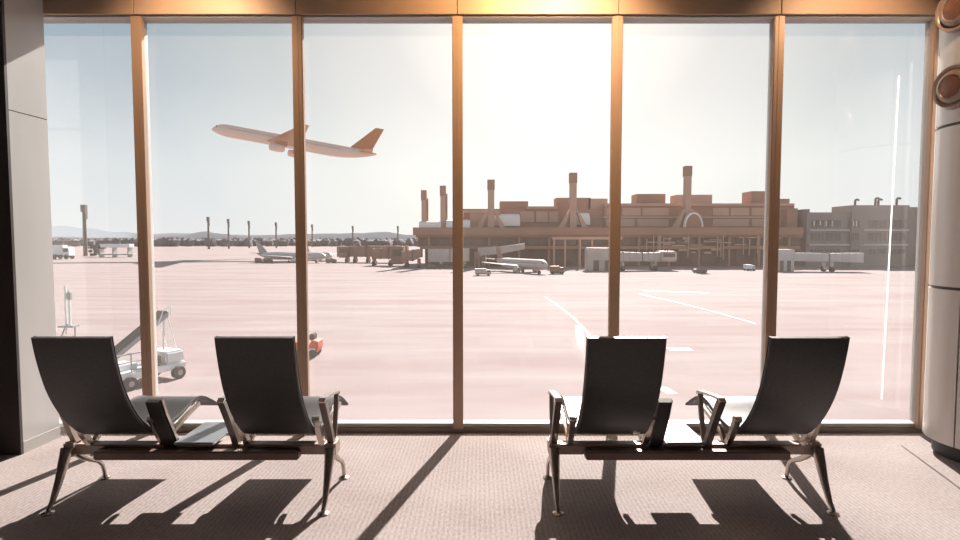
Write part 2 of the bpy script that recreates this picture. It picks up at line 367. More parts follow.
def make_bench(full, arm_x, dx):
    """full: the end (-1 or 1) that carries a whole armrest; the other end has a short strut"""
    B = thing('beam_seating', '', 'bench', (0, 0, 0), 0, 'beam seating benches')
    MB().box(-0.83, 0.83, -0.045, 0.035, 0.285, 0.352, 0.008).build('beam', M['beam'], B, smooth=False)
    MB().box(-0.64, 0.64, -0.115, -0.047, 0.276, 0.332, 0.008).build('cable_tray', M['tray'], B, smooth=False)
    for sx in (-1, 1):
        xx = 0.83 * sx
        MB().box(xx - 0.032, xx + 0.032, -0.07, 0.06, 0.275, 0.375, 0.012).build('end_cap', M['beam'], B, smooth=False)
        lg = MB().tube(L([(3.50, 0.34), (3.47, 0.27), (3.42, 0.16), (3.36, 0.055), (3.33, 0.03), (3.325, 0.014)], xx), [0.034, 0.031, 0.023, 0.016, 0.013, 0.013]).build('leg', M['alu'], B)
        MB().lathe([(0.036, 0.0), (0.034, 0.008), (0.016, 0.016), (0.012, 0.03)], 20, Matrix.Translation((xx, 3.325 - Y0, 0))).build('foot', M['alu'], lg)
        lg = MB().tube(L([(3.55, 0.30), (3.62, 0.240), (3.70, 0.190), (3.775, 0.150), (3.82, 0.105), (3.838, 0.05), (3.842, 0.014)], xx), [0.024, 0.021, 0.018, 0.016, 0.014, 0.013, 0.013]).build('leg', M['alu'], B)
        MB().lathe([(0.036, 0.0), (0.034, 0.008), (0.016, 0.016), (0.012, 0.03)], 20, Matrix.Translation((xx, 3.842 - Y0, 0))).build('foot', M['alu'], lg)
    for cx in (-0.475 + dx, 0.532 + dx):
        s = sling(cx, -0.218, 0.218, 0.0, 0.028).build('seat', M['leather'], B)
        # stitched edge welts on both long sides
        for sx in (-1, 1):
            pts = sample(PROF)
            MB().tube([(cx + sx * 0.213, p.y - Y0, p.z) for p in pts], 0.007, 6).build('edge_welt', M['leather_edge'], s)
        for sx in (-1, 1):
            x = cx + sx * 0.238
            br_ = MB().bar(L([(3.555, 0.335), (3.485, 0.43), (3.415, 0.548)], x), 0.034, 0.036).build('bracket', M['alu'], B)
            MB().tube([(x - 0.022, 3.413 - Y0, 0.551), (x + 0.022, 3.413 - Y0, 0.551)], 0.021, 14).build('pivot', M['alu'], br_)
            MB().bar(L([(3.57, 0.35), (3.66, 0.405), (3.82, 0.452), (3.98, 0.487)], x), 0.028, 0.026).build('seat_arm', M['alu'], br_)
    # armrests: open loops of flat bar, and one upright panel beside the table
    for x in (arm_x, 0.83 * full):
        a = MB()
        a.bar(L([(3.545, 0.345), (3.50, 0.43), (3.40, 0.60), (3.345, 0.685)], x), 0.040, 0.040)
        a.bar(L([(3.585, 0.345), (3.62, 0.42), (3.655, 0.54), (3.668, 0.64)], x), 0.028, 0.022)
        ar = a.build('armrest', M['arm'], B)
        MB().bar(L([(3.325, 0.680), (3.345, 0.697), (3.45, 0.688), (3.60, 0.668), (3.675, 0.655), (3.69, 0.640)], x), 0.040, 0.014).build('arm_pad', M['alu'], ar)
    MB().bar(L([(3.575, 0.33), (3.52, 0.44), (3.455, 0.60)], -0.815 * full), 0.034, 0.036).build('end_strut', M['beam'], B)
    ar = MB().bar(L([(3.55, 0.340), (3.495, 0.43), (3.41, 0.58), (3.362, 0.69)], -0.185), 0.092, 0.020).build('arm_panel', M['alu'], B)
    MB().bar(L([(3.53, 0.345), (3.475, 0.43), (3.39, 0.58), (3.345, 0.685)], -0.190), 0.078, 0.026).build('panel_cover', M['armpad'], ar)
    tb = MB().box(-0.135, 0.115, 3.455 - Y0, 3.86 - Y0, 0.372, 0.390, 0.006).build('table_top', M['table'], B, smooth=False)
    MB().box(-0.05, 0.03, 3.50 - Y0, 3.66 - Y0, 0.355, 0.373).build('table_bracket', M['tray'], tb, smooth=False)
    return B
bench = make_bench(1, 0.225, 0.0)
bench.location = (-1.775, Y0, 0)
bench['label'] = 'two dark leather seats on a metal beam beside the grey pillar on the left'
b2 = make_bench(-1, 0.15, -0.016); b2.location = (1.30, Y0, 0)
b2['label'] = 'two dark leather seats on a metal beam nearer the round column on the right'

# unseen warm lamps, added to put an orange glow on header and mullions
def fill_lamp(name, label, loc, tilt, watt, cone, colour, cat='added fill light', group=None):
    t = thing(name, label, cat, loc, 0, group)
    q = Matrix.Rotation(math.radians(tilt), 4, 'X')
    MB().lathe([(0.055, 0.0), (0.065, -0.01), (0.07, 0.03), (0.05, 0.045), (0.0, 0.045)], 28, q, cap=False).build('housing', M['frame'], t)
    MB().lathe([(0.054, 0.004), (0.0, 0.004)], 28, q).build('lens', M['lens'], t)
    MB().tube([(0, 0, 0.03), (0, 0, 0.065)], 0.03, 12).build('stem', M['frame'], t)
    ld = bpy.data.lights.new('warm_fill', 'SPOT'); ld.energy = watt; ld.color = colour; ld.spot_size = math.radians(cone); ld.spot_blend = 0.9; ld.shadow_soft_size = 0.05
    lo = bpy.data.objects.new('warm_fill', ld); C.objects.link(lo); lo.parent = t
    lo.location = q @ Vector((0, 0, -0.03)); lo.rotation_euler = (math.radians(tilt), 0, 0)
fill_lamp('fill_spotlight', 'small added fill spotlight out of view close to the header above the middle panes', (0.25, 3.74, 3.94), 70, 62, 130, (1, 0.60, 0.26))
for x, w_, lab in ((-2.3, 62, 'added warm washer lamp out of view on the pillar side'), (0.75, 95, 'added warm washer lamp out of view between the two benches'), (3.0, 46, 'added warm washer lamp out of view on the column side')):
    fill_lamp('fill_washer', lab, (x, 3.74, 3.94), 48, w_, 92, (1, 0.66, 0.38), group='added washer lamps out of view')

# ---------------------------------------------------------------- outside: apron, lines, hills, trees
ap = struct('apron', MB().box(-1600, 1600, 5.2, 3000, AP - 0.5, AP), M['apron'], smooth=False)
def G(px, py):                                 # point of the apron seen at a pixel
    D = ground(py) ; return Vector((X(px, D), D, AP))
def line(pts, wd, col='paint'):
    P = [G(*p) for p in pts]; rings = []
    for i, p in enumerate(P):
        t = (P[min(i + 1, len(P) - 1)] - P[max(i - 1, 0)]).normalized(); s = Vector((-t.y, t.x, 0)) * wd / 2
        rings.append([p - s, p + s, p + s + Vector((0, 0, 0.012)), p - s + Vector((0, 0, 0.012))])
    MB().loft(rings).build('lane_line', M[col], ap, smooth=False)
line([(545, 297), (560, 307), (574, 318), (590, 335)], 0.16)
line([(640, 294), (680, 303), (715, 312), (757, 324)], 0.22)
line([(670, 350), (693, 350)], 0.75)
line([(664, 389), (675, 396)], 0.45)
line([(645, 291), (710, 293)], 0.6)
struct('ground_slab', MB().box(-8, 8, 5.0, 5.19, AP - 0.5, -0.31), M['conc_grey'], smooth=False)

def ridge(name, D, pts, m, depth=3):
    poly = [(X(px, D), Z(py, D)) for px, py in pts]
    poly = [(poly[0][0], AP - 0.4)] + poly + [(poly[-1][0], AP - 0.4)]
    struct(name, MB().prism(poly, 'y', D, D + depth), m, smooth=False)
def hillpts(pts, n=6, j=0.5):
    out = []
    for (a, b_), (c, d) in zip(pts, pts[1:]):
        for k in range(n):
            t = k / n; s = t * t * (3 - 2 * t)
            out.append((a + (c - a) * t, b_ + (d - b_) * s + random.uniform(-j, j)))
    return out + [pts[-1]]
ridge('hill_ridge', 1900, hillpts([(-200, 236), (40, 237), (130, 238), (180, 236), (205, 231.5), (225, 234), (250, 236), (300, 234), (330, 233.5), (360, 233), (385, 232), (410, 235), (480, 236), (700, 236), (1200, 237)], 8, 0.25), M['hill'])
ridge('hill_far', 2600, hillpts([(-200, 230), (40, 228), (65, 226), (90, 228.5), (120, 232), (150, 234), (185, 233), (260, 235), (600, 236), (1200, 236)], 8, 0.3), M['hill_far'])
tr_ = MB()
for i in range(430):
    px = -40 + i * 1.25 + random.uniform(-1, 1); D = random.uniform(520, 700)
    top = 238.2 + random.uniform(-0.5, 0.7)
    h = Z(top, D) - AP
    tr_.blob((X(px, D), D, AP + h * 0.40), h * 0.60, 0.2, 1, 1.0)
tag(tr_.build('distant_trees', M['tree']), 'long dark band of distant trees along the horizon left of the terminal', 'trees', kind='stuff')

# tall slender masts
MA = [(85.6, 205, 256, 1.35, 'thick grey light mast at the far left beyond the apron, nearest of the row'),
      (209, 217, 249, 0.72, 'dark light mast right of the first window mullion, tallest of the distant row'),
      (229, 219, 248.6, 0.62, 'thin distant light mast just right of the tallest one in the row'),
      (249.5, 221, 248, 0.6, 'thin distant light mast third in the row, left of the parked plane tail'),
      (276.5, 222.5, 248, 0.6, 'thin distant light mast standing above the parked plane fuselage'),
      (312.5, 224.5, 247, 0.55, 'thin distant light mast beside the second mullion, above the short tail'),
      (353, 226, 247, 0.55, 'thin distant light mast above the brown boarding bridges'),
      (398, 226, 247, 0.55, 'thin distant light mast nearest the left end of the terminal')]
for px, py0, py1, wpx, lab in MA:
    D = ground(py1); k = D / F
    t = thing('light_mast', lab, 'light mast', (X(px, D), D, AP), 0, 'light masts along the far apron')
    H = Z(py0, D) - AP
    r_ = wpx * 1.25 * k
    MB().tube([(0, 0, 0), (0, 0, H * 0.55), (0, 0, H)], [r_ * 1.15, r_ * 1.0, r_ * 0.85], 12).build('pole', M['mast'], t)
    MB().box(-r_ * 1.25, r_ * 1.25, -r_ * 1.2, r_ * 1.2, H * 0.86, H * 1.0).build('lamp_head', M['mast'], t, smooth=False)
    MB().box(r_ * 0.8, r_ * 1.35, -r_, r_, H * 0.72, H * 0.86).build('lamp_panel', M['mast'], t, smooth=False)

# ---------------------------------------------------------------- terminal
TD = 128.0
def tx(px, y=0): return X(px, TD + y)
def tz(py, y=0): return Z(py, TD + y)
T = thing('terminal_building', 'long brown concrete terminal with stepped roofs, tall chimneys and white vaults across the apron', 'building', (tx(610), TD, AP))
def part(name, m, mb, parent=T, smooth=False):
    mb.bm.transform(Matrix.Translation((-T.location.x, -T.location.y, -T.location.z)))
    return mb.build(name, m, parent, smooth)
def tb(px0, px1, py0, py1, y0, y1, mb=None):   # box by its outline on the facade plane, at depths TD + y0 .. TD + y1
    mb = mb or MB(); mb.box(tx(px0, y0), tx(px1, y0), TD + y0, TD + y1, max(tz(py1, y0), AP), tz(py0, y0)); return mb
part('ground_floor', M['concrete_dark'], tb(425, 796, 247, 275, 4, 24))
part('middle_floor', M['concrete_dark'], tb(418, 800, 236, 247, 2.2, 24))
d_ = MB()
tb(413, 803, 227.5, 235, 0, 26, d_); tb(416, 802, 235, 237.5, 1.0, 26, d_)
part('deck', M['concrete'], d_)
part('lower_deck', M['concrete'], tb(420, 800, 246, 249, 0.4, 24))
g_ = MB()
for px in range(424, 800, 13):
    tb(px, px + 10, 238.5, 245, 2.05, 2.25, g_)
part('window_band', M['win_dark'], g_)
g_ = MB()
for px in range(430, 796, 17):
    if not (590 < px < 600): tb(px, px + 12, 251, 262, 3.85, 4.1, g_)
part('service_door_band', M['win_dark'], g_)
for px in range(428, 800, 30):
    part('support_column', M['concrete'], tb(px, px + 2.2, 236, 272, 0.6, 1.3))
# upper storeys
part('upper_wall', M['concrete'], tb(462, 606, 209, 228, 8, 30))
part('upper_wall', M['concrete'], tb(604, 793, 205.5, 228, 7, 30))
part('upper_wall', M['concrete_pale'], tb(470, 500, 212, 228, 6, 9))
for a, b_, t_ in ((500, 528, 201.5), (556, 590, 198), (588, 607, 198.8), (636, 664.5, 194.2), (676, 711, 195), (750, 772, 191.5), (770, 788, 199)):
    part('roof_block', M['concrete'] if a not in (588, 676) else M['concrete_pale'], tb(a, b_, t_, 215, 9, 14))
cp = MB()
tb(604, 793, 203.6, 206, 6.4, 30, cp); tb(526, 557, 206.5, 209, 7.4, 29, cp); tb(460, 500, 210.5, 213, 5.6, 28, cp); tb(603, 793, 216.5, 218, 6.6, 8, cp)
part('parapet', M['concrete_pale'], cp)
part('stair_block', M['concrete'], tb(786, 796.5, 208.5, 240, 4, 26))
for a, b_ in ((606, 620), (622, 640), (642, 668), (712, 728), (730, 748), (751, 768), (771, 787)):
    part('wall_panel', M['concrete_pale'], tb(a, b_, 208, 215.5, 6.75, 7.1))
for a, b_ in ((520, 534), (536, 548), (549, 558)):
    part('wall_panel', M['concrete_pale'], tb(a, b_, 211.5, 222, 7.6, 8.1))
for a, b_ in ((606, 634), (637, 668), (712, 748), (751, 790)):
    part('wall_panel', M['concrete_pale'], tb(a, b_, 219, 226.5, 6.7, 7.1))
# chimneys standing on A-shaped legs
for px, t_, w_, braced in ((424, 190.5, 4.6, 0), (443, 186, 5.0, 0), (491, 180, 6.4, 1), (573, 173.2, 6.4, 1), (687.3, 166.5, 5.8, 1)):
    c = MB()
    yy = 3.0
    tb(px - w_ / 2, px + w_ / 2, t_ + 9, 228, yy, yy + 1.6, c)
    ch = part('chimney', M['concrete_pale'], c)
    c = MB(); tb(px - w_ / 2 - 0.5, px + w_ / 2 + 0.5, t_, t_ + 10, yy - 0.1, yy + 1.7, c)
    part('chimney_head', M['concrete'], c, ch)
    if not braced:
        c = MB(); tb(px + w_ / 2 - 1, px + w_ / 2 + 2.0, t_ + 8, 228, yy + 1, yy + 2.4, c)
        part('flue', M['concrete'], c, ch)
    else:
        for s in (-1, 1):
            c = MB().prism([(tx(px + s * 2, 3), tz(208, 3)), (tx(px + s * 4.2, 3), tz(210, 3)), (tx(px + s * 14.5, 3), tz(228, 3)), (tx(px + s * 9, 3), tz(228, 3))], 'y', TD + yy - 0.2, TD + yy + 1.4)
            part('brace', M['concrete_pale'], c, ch)
# white barrel vaults between the legs
def vault(px0, px1, py, rpx, y0=4.6):
    r_ = rpx * TD / F; zc = tz(py, y0); n = 14
    poly = [(TD + y0 + r_ * (1 - math.cos(PI * k / n)), zc + r_ * math.sin(PI * k / n)) for k in range(n + 1)]
    part('vault_roof', M['white_roof'], MB().prism(poly, 'x', tx(px0, y0), tx(px1, y0)), smooth=True)
vault(494, 520, 226, 13); vault(577, 590, 225, 13); vault(419, 441, 228, 7, 2.0); vault(446, 470, 228, 8.5, 2.0)
n = 16; poly = []
for k in range(n + 1):
    a = PI * k / n; poly.append((tx(696) + 9.5 * TD / F * math.cos(a), tz(227) + 15 * TD / F * math.sin(a)))
inner = [((p[0] - tx(696)) * 0.86 + tx(696), (p[1] - tz(227)) * 0.88 + tz(227)) for p in poly][::-1]
part('arch', M['white_roof'], MB().prism(poly + inner, 'y', TD + 1.6, TD + 2.6), smooth=True)
part('arch_infill', M['concrete'], MB().prism([((p[0] - tx(696)) * 0.9 + tx(696), (p[1] - tz(227)) * 0.9 + tz(227)) for p in poly], 'y', TD + 1.9, TD + 2.6))
# pipework and gantry along the facade on the right half
gp = MB()
for k in range(26):
    a = random.uniform(640, 790); b_ = random.uniform(4, 16); yy = random.uniform(236, 252)
    tb(a, a + b_, yy, yy + random.uniform(0.8, 2.2), 0.1, 0.4, gp)
for k in range(16):
    a = random.uniform(640, 790); tb(a, a + 0.8, random.uniform(232, 240), random.uniform(250, 262), 0.0, 0.3, gp)
part('service_gantry', M['concrete_pale'], gp)

# annex building on the right
A_ = thing('annex_building', 'grey concrete block with rows of windows and bent roof vents right of the terminal', 'building', (X(855, 130), 130, AP))
def ab(px0, px1, py0, py1, y0, y1, mb=None):
    mb = mb or MB(); D = 130
    mb.box(X(px0, D) - A_.location.x, X(px1, D) - A_.location.x, y0, y1, max(Z(py1, D), AP) - AP, Z(py0, D) - AP); return mb
ab(806, 851, 212.5, 275, 0, 8).build('left_wing', M['conc_grey'], A_, False)
ab(849, 906, 205.5, 275, -0.5, 7).build('right_wing', M['conc_grey'], A_, False)
ab(905, 960, 206.5, 275, 3, 25).build('rear_wing', M['conc_grey'], A_, False)
ab(807, 811, 209, 214, 1, 8).build('roof_hut', M['conc_grey'], A_, False)
for i, (py0, py1) in enumerate(((220, 228), (232.5, 241), (249, 254))):
    for px0, px1 in ((810, 823), (825, 840), (847.5, 857), (866, 884), (886, 903)):
        y = -0.54 if px0 > 846 else -0.04
        fr2 = ab(px0, px1, py0, py1, y, y + 0.1).build('window', M['win_grey'], A_, False)
        k = MB()
        ab(px0, px1, py0 - 0.3, py0 + 0.3, y - 0.06, y + 0.05, k); ab(px0, px1, py1 - 0.3, py1 + 0.3, y - 0.06, y + 0.05, k)
        for q in range(1, 4):
            xx = px0 + (px1 - px0) * q / 4
            ab(xx - 0.25, xx + 0.25, py0, py1, y - 0.06, y + 0.05, k)
        k.build('window_bars', M['conc_grey'], fr2, False)
k = MB()
for py in (229.5, 244):
    ab(808, 848, py, py + 1.5, -0.5, 0.2, k); ab(860, 905, py, py + 1.5, -0.9, 0, k)
k.build('ledge', M['bridge_grey'], A_, False)
k = MB()
for px0 in (811, 817, 823, 829, 850, 853): ab(px0, px0 + 0.8, 221, 227 + random.uniform(-2, 0), -0.75, -0.6, k)
k.build('railing', M['white_roof'], A_, False)
for px, h in ((859, 199.3), (879.5, 197.8), (882.5, 199), (901, 197.8)):
    D = 130; x = X(px, D) - A_.location.x; z0 = Z(205.8, D) - AP; z1 = Z(h, D) - AP; s = D / F
    pts = [(x, 2, z0 - 0.1), (x, 2, z1 - 1.2 * s)] + [(x + 1.8 * s * (1 - math.cos(a)), 2, z1 - 1.2 * s + 1.3 * s * math.sin(a)) for a in (0.6, 1.1, 1.57, 2.1, 2.6, 3.0)]
    MB().tube(pts, 1.1 * s, 10).build('roof_vent', M['mast'], A_)

# ---------------------------------------------------------------- boarding bridges
def bridge(label, D, tun, cab=None, legs=(), m='bridge', ground_box=None, group='boarding bridges in front of the terminal'):
    px0 = tun[0][0]
    t = thing('boarding_bridge', label, 'boarding bridge', (X(px0, D), D, AP), 0, group)
    ox = X(px0, D); s = D / F
    def P(px, py, dy): return (X(px, D) - ox, dy, Z(py, D) - AP)
    # tunnel: a box loft whose ends are given as (px, top row, bottom row, dy)
    rings = []
    for px, a, b_, dy in tun:
        rings.append([P(px, b_, dy - 1.5), P(px, a, dy - 1.5), P(px, a, dy + 1.5), P(px, b_, dy + 1.5)])
    tun_ = MB().loft(rings).build('tunnel', M[m], t, smooth=False)
    # ribs around the telescoping sections, one mesh
    rb = MB()
    for (p0, a0, b0, d0), (p1, a1, b1, d1) in zip(tun, tun[1:]):
        nn = max(2, int(abs(p1 - p0) / 6))
        for k in range(nn + 1):
            f_ = k / nn; px = p0 + (p1 - p0) * f_; a = a0 + (a1 - a0) * f_ - 0.35; b_ = b0 + (b1 - b0) * f_ + 0.35; dy = d0 + (d1 - d0) * f_
            rb.loft([[P(px + e, b_, dy - 1.58), P(px + e, a, dy - 1.58), P(px + e, a, dy + 1.58), P(px + e, b_, dy + 1.58)] for e in (-0.3, 0.3)])
    rb.build('tunnel_rib', M[m], tun_, smooth=False)
    if cab:
        a, b_, c, d, dy = cab
        cb_ = MB().box(X(a, D) - ox, X(b_, D) - ox, dy - 2, dy + 2, Z(d, D) - AP, Z(c, D) - AP, 0.25).build('cab', M[m], t, smooth=False)
        wb = MB().box(X(a + (b_ - a) * 0.15, D) - ox, X(b_ - (b_ - a) * 0.15, D) - ox, dy - 2.06, dy - 1.98, Z(c + (d - c) * 0.55, D) - AP, Z(c + (d - c) * 0.2, D) - AP)
        wb.build('cab_window', M['win_dark'], cb_, smooth=False)
    for px, top, dy in legs:
        k = MB()
        for q in (-1.2, 1.2):
            k.box(X(px, D) - ox - 0.22, X(px, D) - ox + 0.22, dy + q - 0.22, dy + q + 0.22, 0.5, Z(top, D) - AP)
        k.box(X(px, D) - ox - 0.3, X(px, D) - ox + 0.3, dy - 1.6, dy + 1.6, 0.45, 0.95)
        lg = k.build('leg', M[m], t, smooth=False)
        wl = MB()
        for q in (-1.3, 1.3):
            wl.tube([(X(px, D) - ox - 0.3, dy + q, 0.5), (X(px, D) - ox + 0.3, dy + q, 0.5)], 0.5, 16)
        wl.build('wheel', M['dark'], lg)
    if ground_box:
        for a, b_, c, d, dy, mm in ground_box:
            MB().box(X(a, D) - ox, X(b_, D) - ox, dy - 1.6, dy + 1.6, max(0, Z(d, D) - AP), Z(c, D) - AP, 0.1).build('rotunda', M[mm], t, smooth=False)
            k = MB()
            for q in (0.2, 0.6):
                k.box(X(a + (b_ - a) * q, D) - ox, X(a + (b_ - a) * (q + 0.2), D) - ox, dy - 1.64, dy - 1.5, 0.05, 2.1)
            k.build('doorway', M['win_dark'], t, smooth=False)
    return t
bridge('grey boarding bridge with a tall end block in front of the annex building', 108, [(796, 253, 261, 2), (828, 253.5, 261.5, 1), (858, 253, 262, 0)], None,
       [(828, 262, 0)], 'bridge_grey', [(777.5, 796, 249.5, 275, 2, 'bridge_grey')])
bridge('white boarding bridge beside the fourth mullion, its end block right of the red wheel chocks'.replace(', its end block right of the red wheel chocks', ', in front of the terminal'), 110, [(618, 252, 261.5, 2), (645, 253, 261.5, 3), (665, 253, 262, 4)], (664, 681, 251.5, 262, 4),
       [(660, 262, 4), (624, 262, 2)], 'bridge', [(588, 617, 248, 275, 2, 'bridge')])
bridge('pale boarding bridge with two sloping tunnels behind the nose-on aircraft', 122, [(478, 248, 256, 3), (500, 246.5, 254, 1.5), (524, 243.5, 249, 0)], None, [(486, 256, 2.5)], 'bridge',
       [(474, 484, 252, 275, 3, 'bridge_brown')])
bridge('boxy pale boarding bridge crossed by the centre mullion', 122, [(428, 249, 262, 2), (450, 249, 262, 1), (469, 248.5, 261, 0)], None, [(441, 262, 1), (465, 262, 0)], 'bridge')
bridge('brown boarding bridge at the far left of the terminal, longest of the cluster', 150, [(333, 247, 257, 6), (365, 246, 257, 3), (408, 246, 256, 0)], (336, 346, 246.5, 258, 4), [(343, 257, 5), (352, 257, 4), (366, 256, 3)], 'bridge_brown')
bridge('brown boarding bridge with a dark open base in the left cluster', 132, [(371, 249, 259, 3), (388, 248, 259, 2), (404, 247, 259, 0)], (392, 404, 246, 264, 0), [(372, 259, 3), (390, 260, 1)], 'bridge_brown')
bridge('sloping brown boarding bridge between the left cluster and the centre mullion', 122, [(400, 252, 261, 4), (412, 250, 261, 2), (421, 249, 257, 1.5)], None, [(405, 260, 3), (418, 259, 2)], 'bridge_brown')

# frame gantry standing in front of the terminal
gt = thing('pipe_gantry', 'thin pale steel gantry frame standing before the dark ground floor of the terminal', 'gantry', (X(575, 120), 120, AP))
k = MB()
for px in (554, 565, 580, 592):
    k.box(X(px, 120) - X(575, 120) - 0.16, X(px, 120) - X(575, 120) + 0.16, -0.2, 0.2, 0, Z(238, 120) - AP)
k.build('post', M['concrete_pale'], gt, smooth=False)
MB().box(X(552, 120) - X(575, 120), X(622, 120) - X(575, 120), -0.25, 0.25, Z(239.5, 120) - AP, Z(237, 120) - AP).build('beam', M['concrete_pale'], gt, smooth=False)

# ---------------------------------------------------------------- airliners
def airliner(name, label, length, mats, gear=False, group=None, span=0.98, fat=1.0, flex=0.12, eng=(0.0, 1.12)):
    """nose towards +x, origin on the ground below the fuselage centre when gear is down"""
    t = thing(name, label, 'airplane', (0, 0, 0), 0, group)
    Lh = length / 2; R = length * 0.048 * fat
    z0 = R * 1.75 if gear else 0
    secs = [(Lh, -0.25, 0.02), (Lh * 0.985, -0.2, 0.26), (Lh * 0.955, -0.12, 0.5), (Lh * 0.91, -0.04, 0.76), (Lh * 0.85, 0, 0.95), (Lh * 0.78, 0, 1.0),
            (0, 0, 1.0), (-Lh * 0.45, 0, 1.0), (-Lh * 0.6, 0.06, 0.93), (-Lh * 0.75, 0.20, 0.76), (-Lh * 0.88, 0.38, 0.50), (-Lh * 0.96, 0.52, 0.28), (-Lh, 0.6, 0.08)]
    n = 28
    rings = [[(x, r * R * math.cos(2 * PI * k / n), z0 + cz * R + r * R * math.sin(2 * PI * k / n)) for k in range(n)] for x, cz, r in secs]
    fu = MB().loft(rings).build('fuselage', M[mats[0]], t)
    wd = MB()
    MB_ = wd
    for s in (-1, 1):
        for q in range(46):
            x = Lh * 0.76 - q * (Lh * 1.32 / 45)
            wd.box(x - 0.14 * R / 3, x + 0.14 * R / 3, s * R * 0.965 - 0.02 * R, s * R * 0.965 + 0.02 * R, z0 + 0.22 * R, z0 + 0.36 * R)
    wd.build('window_row', M['dark'], fu, smooth=False)
    ck = MB()
    for s in (-1, 1): ck.box(Lh * 0.905, Lh * 0.935, min(s * 0.2 * R, s * 0.62 * R), max(s * 0.2 * R, s * 0.62 * R), z0 + 0.22 * R, z0 + 0.42 * R)
    ck.build('cockpit_window', M['dark'], fu, smooth=False)
    def foil(root, tip, name, m, par=t, vertical=False):
        """root, tip: (x lead, chord, y, z, thickness)"""
        rings = []
        for (x, c, y, z, th) in (root, tip):
            prof = [(0, 0), (0.05, 0.45), (0.25, 1), (0.55, 0.8), (1, 0.05), (1, -0.05), (0.55, -0.6), (0.25, -0.8), (0.05, -0.4)]
            rings.append([(x - c * p, y + (q * th / 2 if vertical else 0), z + (0 if vertical else q * th / 2)) for p, q in prof])
        return MB().loft(rings).build(name, m, par)
    hs = length * span / 2
    for s in (-1, 1):
        wg = foil((Lh * 0.32, length * 0.20, s * R * 0.5, z0 - R * 0.55, R * 0.55), (Lh * 0.32 - hs * 0.74, length * 0.035, s * hs, z0 - R * 0.55 + hs * flex, R * 0.08), 'wing', M[mats[2]])
        ey = hs * 0.32; ex = Lh * 0.32 - hs * 0.32 * 0.74 + length * 0.055 + eng[0]
        q = Matrix.Translation((ex, s * ey, z0 - R * eng[1])) @ Matrix.Rotation(PI / 2, 4, 'Y')
        en = MB().lathe([(R * 0.42, -length * 0.036), (R * 0.56, -length * 0.025), (R * 0.60, length * 0.01), (R * 0.56, length * 0.043), (R * 0.50, length * 0.046), (R * 0.46, length * 0.03)], 24, q).build('engine', M[mats[0]], t)
        MB().box(ex - length * 0.05, ex + length * 0.02, s * ey - R * 0.07, s * ey + R * 0.07, z0 - R * (eng[1] - 0.37), z0 - R * 0.32).build('pylon', M[mats[2]], en, smooth=False)
        foil((-Lh * 0.78, length * 0.085, s * R * 0.25, z0 + R * 0.55, R * 0.25), (-Lh * 0.78 - length * 0.085, length * 0.035, s * length * 0.165, z0 + R * 0.85, R * 0.08), 'stabilizer', M[mats[1]])
    foil((-Lh * 0.66, length * 0.135, 0, z0 + R * 0.75, R * 0.3), (-Lh * 0.66 - length * 0.14, length * 0.05, 0, z0 + R * 0.8 + length * 0.145, R * 0.12), 'tail_fin', M[mats[1]], vertical=True)
    if gear:
        for x, y in ((Lh * 0.72, 0), (-Lh * 0.02, R * 0.8), (-Lh * 0.02, -R * 0.8)):
            g = MB().tube([(x, y, R * 0.3), (x, y, z0 - R * 0.6)], R * 0.08, 8).build('landing_gear', M['steel_grey'], t)
            MB().tube([(x, y - R * 0.22, R * 0.28), (x, y + R * 0.22, R * 0.28)], R * 0.28, 14).build('wheel', M['dark'], g)
    return t
fl = airliner('airliner', 'white twin-engine airliner with copper tail climbing to the left in the sky', 62, ('plane', 'plane_tail', 'plane_wing'), fat=0.80, span=0.97, flex=0.18, eng=(-4.2, 1.45))
D = 213
fl.location = (X(296, D), D, Z(144, D))
fl.rotation_euler = (math.radians(-2), math.radians(-10.4), PI)
pa = airliner('airliner', 'small grey jet parked on the apron behind the second mullion, tail to the left', 21, ('plane_grey', 'plane_greytail', 'plane_greytail'), True, 'parked airliners', fat=1.0, span=0.8)
D = ground(262.5); pa.location = (X(291, D), D, AP); pa.rotation_euler = (0, 0, math.radians(-14))
pb = airliner('airliner', 'grey jet parked right of the second mullion, seen foreshortened with its upright tail', 19, ('plane_grey', 'plane_greytail', 'plane_greytail'), True, 'parked airliners', fat=1.05, span=0.8)
D = ground(260.5); pb.location = (X(318, D), D, AP); pb.rotation_euler = (0, 0, math.radians(-52))
pc = airliner('airliner', 'white airliner parked nose towards the lounge before the middle of the terminal', 17, ('bridge', 'bridge_brown', 'bridge'), True, 'parked airliners', fat=1.15, span=0.8)
D = ground(271.5); pc.location = (X(520, 106), 106, AP); pc.rotation_euler = (0, 0, math.radians(-60))

